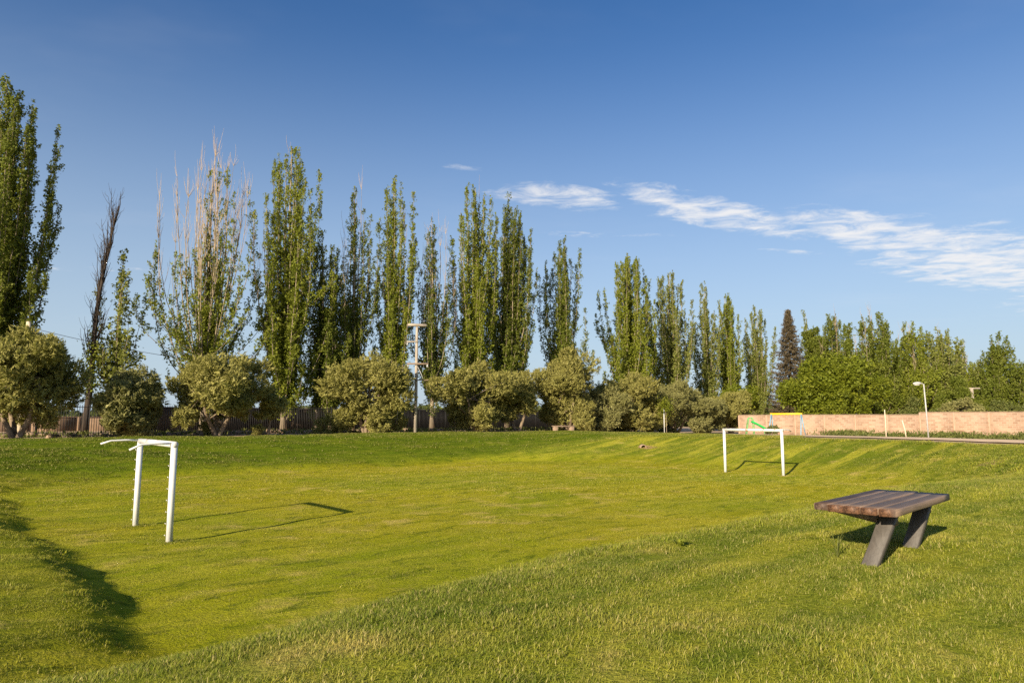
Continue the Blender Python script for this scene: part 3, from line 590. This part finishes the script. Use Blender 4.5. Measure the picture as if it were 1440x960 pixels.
def bench():
    a, n = 6.65, 2.56; x, y = toxy(a, n); z = gz(x, y); rz = RZA + R(4.3)
    b = thing('wooden_bench', 'rough dark brown plank bench on slanted grey legs on the grass bank', 'bench', (x, y, z), rz)
    rng = np.random.default_rng(5); top = .485; L = 1.66
    for k in range(5):
        v = -.262 + .131 * k; l = L + rng.uniform(-.05, .05); th = .056 + rng.uniform(-.003, .004)
        m = MB(); nx = 9; V = []; xs = np.linspace(-l / 2, l / 2, nx)
        wv = np.cumsum(rng.normal(0, .0007, nx)); wz = np.cumsum(rng.normal(0, .0005, nx))
        bw, hh = .0585, th / 2; e = .0035
        sec = [(-bw, -hh + e), (-bw + e, -hh), (bw - e, -hh), (bw, -hh + e), (bw, hh - e), (bw - e, hh), (-bw + e, hh), (-bw, hh - e)]
        for i, xx in enumerate(xs):
            f = .995 if i in (0, nx - 1) else 1
            cut = .045 if (k == 0 and i in (0,)) else 0
            V += [(xx + cut * (p < 0), p * f + wv[i], q * f + wz[i]) for p, q in sec]
        Q = [(i * 8 + j, i * 8 + (j + 1) % 8, i * 8 + 8 + (j + 1) % 8, i * 8 + 8 + j) for i in range(nx - 1) for j in range(8)]
        for o, fl in ((0, False), ((nx - 1) * 8, True)):
            for f in ((0, 1, 2, 3), (0, 3, 4, 7), (7, 4, 5, 6)): f = [o + i for i in f]; Q.append(tuple(f[::-1]) if not fl else tuple(f))
        m.add(V, Q).build('plank', M_PLANK, b, loc=(rng.uniform(-.02, .02), v, top - hh + rng.uniform(-.003, .003)))
    for bu, bv, tu, tv in ((-.69, -.07, -.49, -.185), (.33, -.09, .55, -.175)):
        su, sv = .052, .064; ctr = ((bu + tu) / 2, (bv + tv) / 2); e = .008
        sec = [(-su, -sv + e), (-su + e, -sv), (su - e, -sv), (su, -sv + e), (su, sv - e), (su - e, sv), (-su + e, sv), (-su, sv - e)]
        lz = gz(x, y) - z; V = []
        for i, (cu, cv, h) in enumerate(((bu - .06, bv + .03, -.16), (bu, bv, lz), ((bu + tu) / 2, (bv + tv) / 2, .2), (tu, tv, top - .059))):
            V += [(cu + p - ctr[0], cv + q - ctr[1], h) for p, q in sec]
        Q = [(i * 8 + j, i * 8 + (j + 1) % 8, i * 8 + 8 + (j + 1) % 8, i * 8 + 8 + j) for i in range(3) for j in range(8)]
        for o, fl in ((0, True), (24, False)):
            for f in ((0, 1, 2, 3), (0, 3, 4, 7), (7, 4, 5, 6)): f = [o + i for i in f]; Q.append(tuple(f[::-1]) if fl else tuple(f))
        MB().add(V, Q).build('leg', M_LEG, b, loc=(ctr[0], ctr[1], 0))
        bx = MB(); w = .05                                                     # tapered bearer under the planks
        V = [(s * w, q, h) for s in (-1, 1) for q, h in ((-.06, -.11), (-.06, -.001), (.40, -.001), (.40, -.04), (.06, -.10))]
        bx.add(V, [(0, 1, 2, 3), (8, 7, 6, 5), (0, 5, 6, 1), (1, 6, 7, 2), (2, 7, 8, 3), (3, 8, 9, 4), (4, 9, 5, 0)], [(0, 3, 4), (5, 9, 8)])
        bx.build('bearer', M_PLANK, b, loc=(tu + .002, tv + .02, top - .058))
bench()

def fence():
    x0, y0 = toxy(-3, 53.2); f = thing('iron_fence', 'black iron bar fence running behind the olive trees', 'fence', (x0, y0, 0))
    def P(a): x, y = toxy(a, 53.2); return np.array([x - x0, y - y0, gz(x, y)])
    step_ = 2.9
    for i in range(27):
        a0 = -3 + i * step_; p = P(a0); q = P(a0 + step_); big = (i == 3)
        s = .075 if big else .03
        MB().box(p + [0, 0, 1.0 + .06 * big], (2 * s, 2 * s, 2.15 + .1 * big), rotz(RZA)).build('post', M_BLACK, f)
        if i == 26: break
        for h in (.18, 1.86):
            MB().tube([p + [0, 0, h], q + [0, 0, h]], .022, 4).build('rail', M_BLACK, f)
        m = MB()
        for k in range(1, 20):
            c = p + (q - p) * k / 20; m.box(c + [0, 0, 1.03], (.032, .032, 1.96), rotz(RZA))
        tag(m.build('bars', M_BLACK, f), kind='stuff')
fence()

def garden_wall(name, label, n, a0, a1, h, mat, cap, th=.25):
    xm, ym = toxy((a0 + a1) / 2, n); z = gz(xm, ym); L = a1 - a0
    w = thing(name, label, 'wall', (xm, ym, z), RZA)
    k = max(1, round(L / 4.0)); s = L / k
    for i in range(k):
        MB().box(((i + .5) * s - L / 2, 0, h / 2 - .5), (s - .012, th, h + 1.0)).build('panel', mat, w)
        MB().box((i * s - L / 2, -.02, h / 2 - .5), (.26, th + .09, h + 1.02)).build('pillar', mat, w)
    MB().box((0, 0, h + .035), (L + .2, th + .12, .07)).build('coping', cap, w)
garden_wall('clay_wall', 'shaded brown clay wall behind the iron fence and poplar trunks', 61, 14, 66, 2.0, M_WALL_SHADED, M_STONE)
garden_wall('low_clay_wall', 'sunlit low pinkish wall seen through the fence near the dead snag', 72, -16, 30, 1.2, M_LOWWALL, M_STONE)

def brick_wall():
    A0 = np.array([23.6, 71.4]); u = unit(np.array([.889, -.457])); rz = math.atan2(u[1], u[0]); z = .3
    w = thing('brick_wall', 'long pink brick boundary wall with stepped top beyond the playground', 'wall', (*A0, z), rz)
    for s0, s1, top in ((0, 16.2, 2.80), (16.2, 56, 3.02)):
        L = s1 - s0; k = round(L / 2.7); d = L / k
        for i in range(k):
            MB().box((s0 + (i + .5) * d, 0, (top - z) / 2 - .3), (d - .006, .16, top - z + .6)).build('panel', M_BRICK, w)
            MB().box((s0 + i * d, -.012, (top - z) / 2 - .29), (.16, .225, top - z + .6)).build('pillar', M_PILLAR, w)
        MB().box(((s0 + s1) / 2, 0, top - z + .045), (L - .02, .24, .07)).build('coping', M_STONE, w)
brick_wall()

def utility_pole():
    x, y = -7.2, 51.3; z = gz(x, y); p = thing('utility_pole', 'pale concrete utility pole with T-shaped top beside the round golden olive', 'pole', (x, y, z))
    MB().tube([(0, 0, -.3), (0, 0, 4), (0, 0, 8.05)], (.13, .115, .095), 12).build('shaft', M_CONC, p, True)
    r = rotz(R(18))
    MB().box((.02, -.02, 8.12), (1.42, .24, .2), r, .03).build('top_beam', M_CONC, p)
    for h, x0, x1, t in ((6.85, -.75, .1, .09), (5.18, -.68, .92, .12), (3.95, -.1, .95, .07)):
        arm = MB().box(((x0 + x1) / 2, -.14, h), (x1 - x0, .09, t), rotz(R(4)), .01).build('crossarm', M_WOODB if h < 6 else M_CONC, p)
        for xx in ((x0 + .06,), (x0 + .08, x1 - .08), ())[0 if h > 6 else 1 if h > 5 else 2]:
            MB().tube([(xx, -.14, h - .28), (xx, -.14, h - .2), (xx, -.14, h - .12), (xx, -.14, h - .04)], (.03, .065, .05, .03), 8).build('insulator', M_GALV, arm)
    MB().tube([(.12, -.14, 4.95), (.40, -.14, 4.4), (.55, -.14, 4.0)], .022, 6).build('brace', M_GALV, p)
    x, y = -29.3, 41.0; z = gz(x, y); p = thing('wooden_pole', 'pale wooden pole top showing above the big dark olive', 'pole', (x, y, z))
    MB().tube([(0, 0, -.3), (.02, 0, 3.5), (0, 0, 6.9)], (.17, .15, .13), 10).build('shaft', M_STAKE, p, True)
    MB().tube([(0, 0, 6.88), (0, 0, 6.93)], (.14, .11), 10).build('cap', M_STAKE, p)
    A = np.array([-29.3, 41.0, gz(-29.3, 41) + 6.6]); B = np.array([-7.2 - .60, 51.3 - .14, gz(-7.2, 51.3) + 5.0]); t = np.linspace(0, 1, 24)[:, None]
    W = A + (B - A) * t - np.array([0, 0, 1]) * 1.1 * 4 * t * (1 - t)
    tag(MB().tube(W, .014, 4).build('overhead_cable', M_BLACK), 'thin dark cable slung from the wooden pole to the concrete utility pole', 'cable')
    x, y = 60.5, 90.; z = gz(x, y); p = thing('utility_pole', 'short distant pole with small crossarm above the shrubs behind the wall', 'pole', (x, y, z))
    MB().tube([(0, 0, -.3), (0, 0, 3), (0, 0, 5.7)], (.28, .25, .2), 10).build('shaft', M_CONC, p, True); MB().box((-.1, 0, 5.75), (2.4, .16, .18), None, .02).build('crossarm', M_CONC, p)
utility_pole()

def lamp_post():
    x, y = 27.2, 45.0; z = gz(x, y); p = thing('lamp_post', 'slim white lamp post with one lamp head at the edge of the dirt path', 'lamp post', (x, y, z))
    h = 4.72 - z
    MB().tube([(0, 0, -.2), (-.03, 0, h * .5), (-.08, 0, h)], (.045, .042, .038), 12).build('shaft', M_GALV, p, True)
    MB().tube([(-.08, 0, h - .05), (-.16, 0, h + .03), (-.30, 0, h + .05)], .026, 8).build('arm', M_GALV, p, True)
    t = np.linspace(0, 1, 9); V = np.stack([-.26 - .52 * t, 0 * t, h + .06 - .03 * t], 1)
    hd = MB().tube(V, 0.095 * np.sin(np.pi * np.clip(t * .86 + .1, 0, 1)) ** .6 + .01, 12).build('lamp_head', M_GALV, p, True)
    MB().box((-.54, 0, h - .06), (.30, .13, .03), None, .008).build('lens', M_WHITE, hd)
lamp_post()

def swing():
    x, y = 23.95, 60.0; z = gz(x, y); s = thing('swing_frame', 'play swing frame with yellow top beam and light blue legs before the brick wall', 'swing', (x, y, z), R(-36))
    H = 2.88 - z; hl = 1.25
    MB().box((0, 0, H), (2 * hl + .18, .12, .15), None, .015).build('top_beam', M_YELLOW, s)
    for sx in (-1, 1):
        for sy in (-1, 1):
            MB().tube([(sx * hl, sy * .04, H - .05), (sx * (hl + .10), sy * .88, -.12)], .04, 8).build('leg', M_BLUE, s, True)
    for k in range(8):
        xx = -hl + .18 + k * (2 * hl - .36) / 7; MB().tube([(xx, 0, H - .06), (xx, 0, H - .13), (xx + .02, 0, H - .17)], .022, 5).build('hanger', M_YELLOW, s)
swing()
def slide():
    x, y = 21.5, 62.0; z = gz(x, y); s = thing('play_slide', 'green metal play slide with hooped ladder beside the last olive', 'slide', (x, y, z), R(-6)); H = 1.25
    for sy in (-.22, .22):
        th = np.linspace(0, math.pi, 9)
        hoop = [(-.42, sy, -.1), (-.22, sy, H)] + [(.0 - .22 * math.cos(q), sy, H + .30 * math.sin(q)) for q in th] + [(.26, sy, H - .25), (.28, sy, -.1)]
        MB().tube(hoop, .03, 7).build('hoop_rail', M_GREENP, s, True)
    for k in range(4): q = (k + .6) / 4.4; MB().tube([(-.42 + .2 * q, -.22, H * q), (-.42 + .2 * q, .22, H * q)], .022, 6).build('rung', M_GREENP, s)
    t = np.linspace(0, 1, 8); cx = .1 + 1.75 * t; cz = H - .12 - (H - .25) * (t ** 1.15) + .05 * t ** 6
    V = [(a, sy, b + dz) for a, b in zip(cx, cz) for sy, dz in ((-.24, .13), (-.22, .0), (.22, .0), (.24, .13), (.27, .13), (.25, -.03), (-.25, -.03), (-.27, .13))]
    Q = [(i * 8 + j, i * 8 + (j + 1) % 8, i * 8 + 8 + (j + 1) % 8, i * 8 + 8 + j) for i in range(7) for j in range(8)]
    MB().add(V, Q).build('chute', M_GREENP, s)
    MB().tube([(1.2, 0, H * .36), (1.2, 0, -.1)], .03, 6).build('support', M_GREENP, s)
slide()

def small_things():
    x, y = 25.3, 44.2; z = gz(x, y)
    o = MB().tube([(0, 0, -.15), (-.07, 0, .5), (-.20, .02, 1.08)], (.04, .038, .034), 7).build('leaning_stake', M_STAKE, None, True, (x, y, z)); tag(o, 'short pale stake leaning over on the bank top near the lamp post', 'stake')
    x, y = 31.5, 58; z = gz(x, y)
    o = MB().tube([(0, 0, -.15), (.01, 0, 1.2), (.0, 0, 2.4)], (.05, .045, .04), 7).build('upright_stake', M_STAKE, None, True, (x, y, z)); tag(o, 'thin upright stake rising above the brick wall by the weeds', 'stake')
    # staked sapling
    x, y = 15.55, 70.2; z = gz(x, y); r = thing('sapling', 'young sapling with yellow-green tuft tied to a white stake', 'tree', (x, y, z)); rng = np.random.default_rng(9)
    MB().tube([(.22, 0, -.1), (.2, 0, 1.6), (.16, 0, 2.7)], (.035, .03, .012), 6).build('trunk', M_BARKP, r, True)
    MB().tube([(-.02, -.05, -.1), (-.02, -.05, 2.5)], .04, 8).build('stake', M_WHITE, r, True)
    m = 520; C = rng.normal(0, 1, (m, 3)) * [.34, .34, .48] + [.1, 0, 2.75]; d = unit(rng.normal(0, 1, (m, 3))); q = unit(np.cross(d, rng.normal(0, 1, (m, 3))))
    MB().leaves(C, d * .10, q * .055).build('crown', M_BROAD, r)
    # low seat in front of the tallest olive
    x, y = 4.6, 61.6; z = gz(x, y); r = thing('low_seat', 'low brown wooden seat on stone blocks under the tallest olive', 'bench', (x, y, z), RZA - .5)
    MB().box((0, 0, .46), (2.1, .42, .1), None, .015).build('seat', M_WOODB, r)
    for sx in (-.75, .75): MB().box((sx, 0, .18), (.42, .36, .455), None, .02).build('support', M_STONE, r)
    x, y = -.6, 63.2; z = gz(x, y)
    # drain outlet in the far bank
    a, n = 34.0, 27.0; x, y = toxy(a, n); z = gz(x, y); d = thing('drain_pipe', 'short clay drain pipe poking out of the far grass bank', 'pipe', (x, y, z), math.atan2(-y, -x) + .15)
    th = np.arange(18) * 2 * math.pi / 18; V = []
    for xx, rr in ((-.5, .19), (.16, .19), (.17, .18), (.17, .15), (.14, .14), (-.45, .14)): V += [(xx, rr * math.cos(q), rr * math.sin(q) + .03) for q in th]
    Q = [(i * 18 + j, i * 18 + (j + 1) % 18, i * 18 + 18 + (j + 1) % 18, i * 18 + 18 + j) for i in range(5) for j in range(18)]
    MB().add(V, Q).build('pipe_ring', M_STONE, d, True)
    MB().tube([(-.3, 0, .03), (-.28, 0, .03)], .142, 18).build('pipe_dark_disc', M_BLACK, d)  # black disc stands in for the darkness inside the pipe
    # rubble along the fence
    rng = np.random.default_rng(12); m = MB()
    for i in range(150):
        a = rng.normal(21, 6) if i % 3 else rng.uniform(2, 50); n = rng.uniform(47.6, 52.4); x, y = toxy(a, n); s = rng.uniform(.08, .26)
        V = np.array([(p, q, r_) for r_ in (-1, 1) for p, q in ((-1, -1), (1, -1), (1, 1), (-1, 1))]) * s * rng.uniform(.5, 1.1, (8, 3)) * [1, 1, .75]
        V = V @ rotz(rng.uniform(0, 6)).T + [x, y, gz(x, y) + s * .25]
        m.add(V, [(3, 2, 1, 0), (4, 5, 6, 7), (0, 1, 5, 4), (1, 2, 6, 5), (2, 3, 7, 6), (3, 0, 4, 7)])
    tag(m.build('rubble', M_STONE), 'broken stones and clods strewn along the foot of the fence', 'rubble', kind='stuff')
small_things()

# ------------------------------------------------------------------ weeds, far trees
def weeds():
    rng = np.random.default_rng(21)
    def scatter(m, x, y, hmin, hmax, wid, per):
        k = len(x); z = terrain(x, y); h = rng.uniform(hmin, hmax, k)
        for j in range(per):
            f = rng.uniform(.1, 1, (k, 1)); off = rng.normal(0, .16, (k, 2))
            C = np.stack([x + off[:, 0], y + off[:, 1], z], 1) + np.array([0, 0, 1]) * h[:, None] * f
            d = unit(rng.normal(0, .55, (k, 3)) + [0, 0, 1.]); q = unit(np.cross(d, rng.normal(0, 1, (k, 3)))); s = rng.uniform(.6, 1.3, (k, 1))
            m.leaves(C, d * s * .13, q * s * wid)
    m = MB(); k = 5200; s = rng.uniform(0, 1, k); clump = .5 + .5 * np.sin(s * 37) * np.sin(s * 11 + 1)
    x = 29.0 + 27 * s + rng.normal(0, .9, k); y = 62.5 - 15.5 * s + rng.normal(0, .9, k)
    for lo, hi, sel in ((.15, .45, clump < .5), (.25, .75, clump >= .5)): scatter(m, x[sel], y[sel], lo, hi, .035, 7)
    tag(m.build('wall_weeds', M_WEED), 'tall mixed weeds growing along the foot of the brick wall', 'weeds', kind='stuff')
    m = MB(); k = 1500; a = rng.uniform(0, 62, k); n = rng.normal(50.5, 2.2, k); x, y = toxy(a, n); scatter(m, x, y, .08, .32, .03, 5)
    tag(m.build('fence_weeds', M_WEED), 'scattered low weeds on the bare strip by the iron fence', 'weeds', kind='stuff')
    m = MB(); rng = np.random.default_rng(22)                                   # a wood far off, behind walls and trunks
    for i in range(150):
        b = rng.uniform(-52, 56); D = rng.uniform(150, 260); cx, cy = D * math.tan(R(b)), D; h = rng.uniform(3.0, 6.5) * D / 190; k = 330
        C = rng.normal(0, 1, (k, 3)); C = unit(C) * rng.uniform(.6, 1, (k, 1)) * [h * 1.1, h * 1.1, h * .55] + [cx, cy, .65 + h * .42]
        d = unit(rng.normal(0, 1, (k, 3))); q = unit(np.cross(d, rng.normal(0, 1, (k, 3)))); m.leaves(C, d * .8, q * .55)
    tag(m.build('distant_woods', M_FAR), 'dark band of distant trees low on the horizon', 'woods', kind='stuff')
weeds()

def weed_plant(name, label, x, y, k, r, h, mat, seed, wf=.17):
    rng = np.random.default_rng(seed); z = gz(x, y) + .02; root = thing(name, label, 'weed', (x, y, z))
    for i in range(k):                                              # strap leaves, each bent over at the tip
        az = i * 2.4 + rng.uniform(-.3, .3); L = r * rng.uniform(.7, 1.15); hh = h * rng.uniform(.6, 1.1); w = L * wf; o = np.array([math.cos(az), math.sin(az), 0]); q = np.array([-math.sin(az), math.cos(az), 0])
        V = []
        for f, ww in ((0, .25), (.3, .8), (.65, 1.0), (.9, .5), (1.0, .05)): p = o * L * f + np.array([0, 0, hh * (1.5 * f - 1.05 * f * f)]); V += [p - q * w * ww, p + [0, 0, -.15 * w * ww], p + q * w * ww]
        MB().add(V, [(j * 3 + c, j * 3 + c + 1, j * 3 + c + 4, j * 3 + c + 3) for j in range(4) for c in (0, 1)]).build('leaf', mat, root, True)
weed_plant('broadleaf_weed', 'small bright yellow-green leafy weed on the crest of the near grass bank', *toxy(5.56, 4.0), 17, .11, .12, M_SHOOT, 3, .13)
weed_plant('broadleaf_weed', 'thin-leaved weed growing by the foot of the bench leg', *toxy(6.05, 2.74), 9, .12, .40, M_WEED, 4, .035)

# ------------------------------------------------------------------ the lawn's blades
def grass():
    rng = np.random.default_rng(8); srcs = []
    def tuft(i, nb, rad, hmin, hmax, wid):
        V, Q, T, tips = [], [], [], []
        for k in range(nb):
            r = rad * math.sqrt(rng.uniform()); th = rng.uniform(0, 6.28); az = rng.uniform(0, 6.28); h = rng.uniform(hmin, hmax); w = wid * rng.uniform(.7, 1.2)
            ln = h * rng.uniform(.25, 1.35); b = np.array([r * math.cos(th), r * math.sin(th), -.012]); s = np.array([-math.sin(az), math.cos(az), 0]) * w; o = np.array([math.cos(az), math.sin(az), 0])
            p1 = b + o * ln * .3 + [0, 0, h * .6]; p2 = b + o * ln + [0, 0, h]; j = len(V)
            V += [b - s, b + s, p1 + s * .8, p1 - s * .8, p2]; Q.append((j, j + 1, j + 2, j + 3)); T.append((j + 3, j + 2, j + 4)); tips += [0, 0, .6, .6, 1]
        me = MB().add(V, Q, T).mesh('tuft'); at = me.attributes.new('tip', 'FLOAT', 'POINT'); at.data.foreach_set('value', np.array(tips, np.float32))
        me.materials.append(M_BLADE); o = bpy.data.objects.new('tuft_source', me); return o
    srcs = [tuft(i, 46, .085, .012, .038, .0021) for i in range(3)] + [tuft(3, 54, .16, .012, .042, .0034)] + [tuft(4, 50, .30, .02, .06, .0075)]
    X, Y, S, K = [], [], [], []
    def zone(r0, r1, dens, kinds, smul):
        half = R(52); area = half * (r1 ** 2 - r0 ** 2); k = int(area * dens); r = np.sqrt(rng.uniform(r0 ** 2, r1 ** 2, k)); b = rng.uniform(-half, half, k)
        x, y = r * np.sin(b), r * np.cos(b); a, n = toan(x, y); ok = lawn_mask(a, n); x, y, a, n = x[ok], y[ok], a[ok], n[ok]
        z = terrain_an(a, n); sc_ = smul * rng.uniform(.6, 1.3, len(x)) * (1 + .28 * np.sin(a * 2.1 + 1.5 * np.sin(n * 1.7)) * np.sin(n * 2.6 + a) + .15 * np.sin(a * 6.1) * np.sin(n * 5.3)) * (.55 + .45 * sstep(z / 1.0))
        X.append(x); Y.append(y); S.append(sc_); K.append(rng.choice(kinds, len(x)))
    zone(1.2, 6.5, 260, [0, 1, 2], .95); zone(6.5, 12, 130, [0, 1, 2, 3], 1.0); zone(12, 22, 75, [3], 1.1); zone(22, 36, 20, [4], 1.0); zone(36, 56, 5, [4], 1.1)
    k = 5200; r = np.sqrt(rng.uniform(7 ** 2, 34 ** 2, k)); b = rng.uniform(-R(48), R(48), k); x, y = r * np.sin(b), r * np.cos(b); a, n = toan(x, y)
    ok = lawn_mask(a, n) & ((np.sin(a * 1.3 + 2 * np.sin(n * .7)) + np.sin(n * 1.9 + a * .6) + rng.normal(0, .5, k)) > .55)
    X.append(x[ok]); Y.append(y[ok]); S.append(rng.uniform(.9, 1.7, ok.sum())); K.append(rng.choice([0, 3], ok.sum()))
    a, n = rng.uniform(20, 46, 160000), rng.uniform(2, 46, 160000); ok = lawn_mask(a, n)                # ragged outer edge of the lawn
    ok &= ~(lawn_mask(a + .35, n) & lawn_mask(a, n + .35) & lawn_mask(a, n - .35)); a, n = a[ok], n[ok]; x, y = toxy(a + rng.normal(0, .15, len(a)), n + rng.normal(0, .15, len(a)))
    X.append(x); Y.append(y); S.append(rng.uniform(.8, 2.0, len(x))); K.append(np.full(len(x), 4))
    def extra(x, y, sig, k, s0, s1, kinds=(0, 1, 2)):                             # longer uncut grass round posts and legs
        X.append(x + rng.normal(0, sig, k)); Y.append(y + rng.normal(0, sig, k)); S.append(rng.uniform(s0, s1, k)); K.append(rng.choice(kinds, k))
    for a, n in ((3.92, 14.93), (3.92, 17.73), (28.24, 14.91), (28.24, 17.71)): extra(*toxy(a, n), .22, 60, .9, 1.7)
    for a, n in ((6.0, 2.45), (7.0, 2.5), (6.0, 2.7), (6.5, 2.75)): extra(*toxy(a, n), .16, 26, .6, 1.5)
    for a, n in ((34.0, 26.8),): extra(*toxy(a, n), .5, 40, 1, 2)
    X, Y, S, K = map(np.concatenate, (X, Y, S, K)); Z = terrain(X, Y) + .02
    o = points('lawn_grass', np.stack([X, Y, Z], 1), M_BLADE, scatter_group(srcs), sc=S, rz=rng.uniform(0, 6.28, len(X)), kind_id=K.astype(int))
    tag(o, 'short mown grass blades covering the banks and sunken field', 'grass', kind='stuff')
grass()
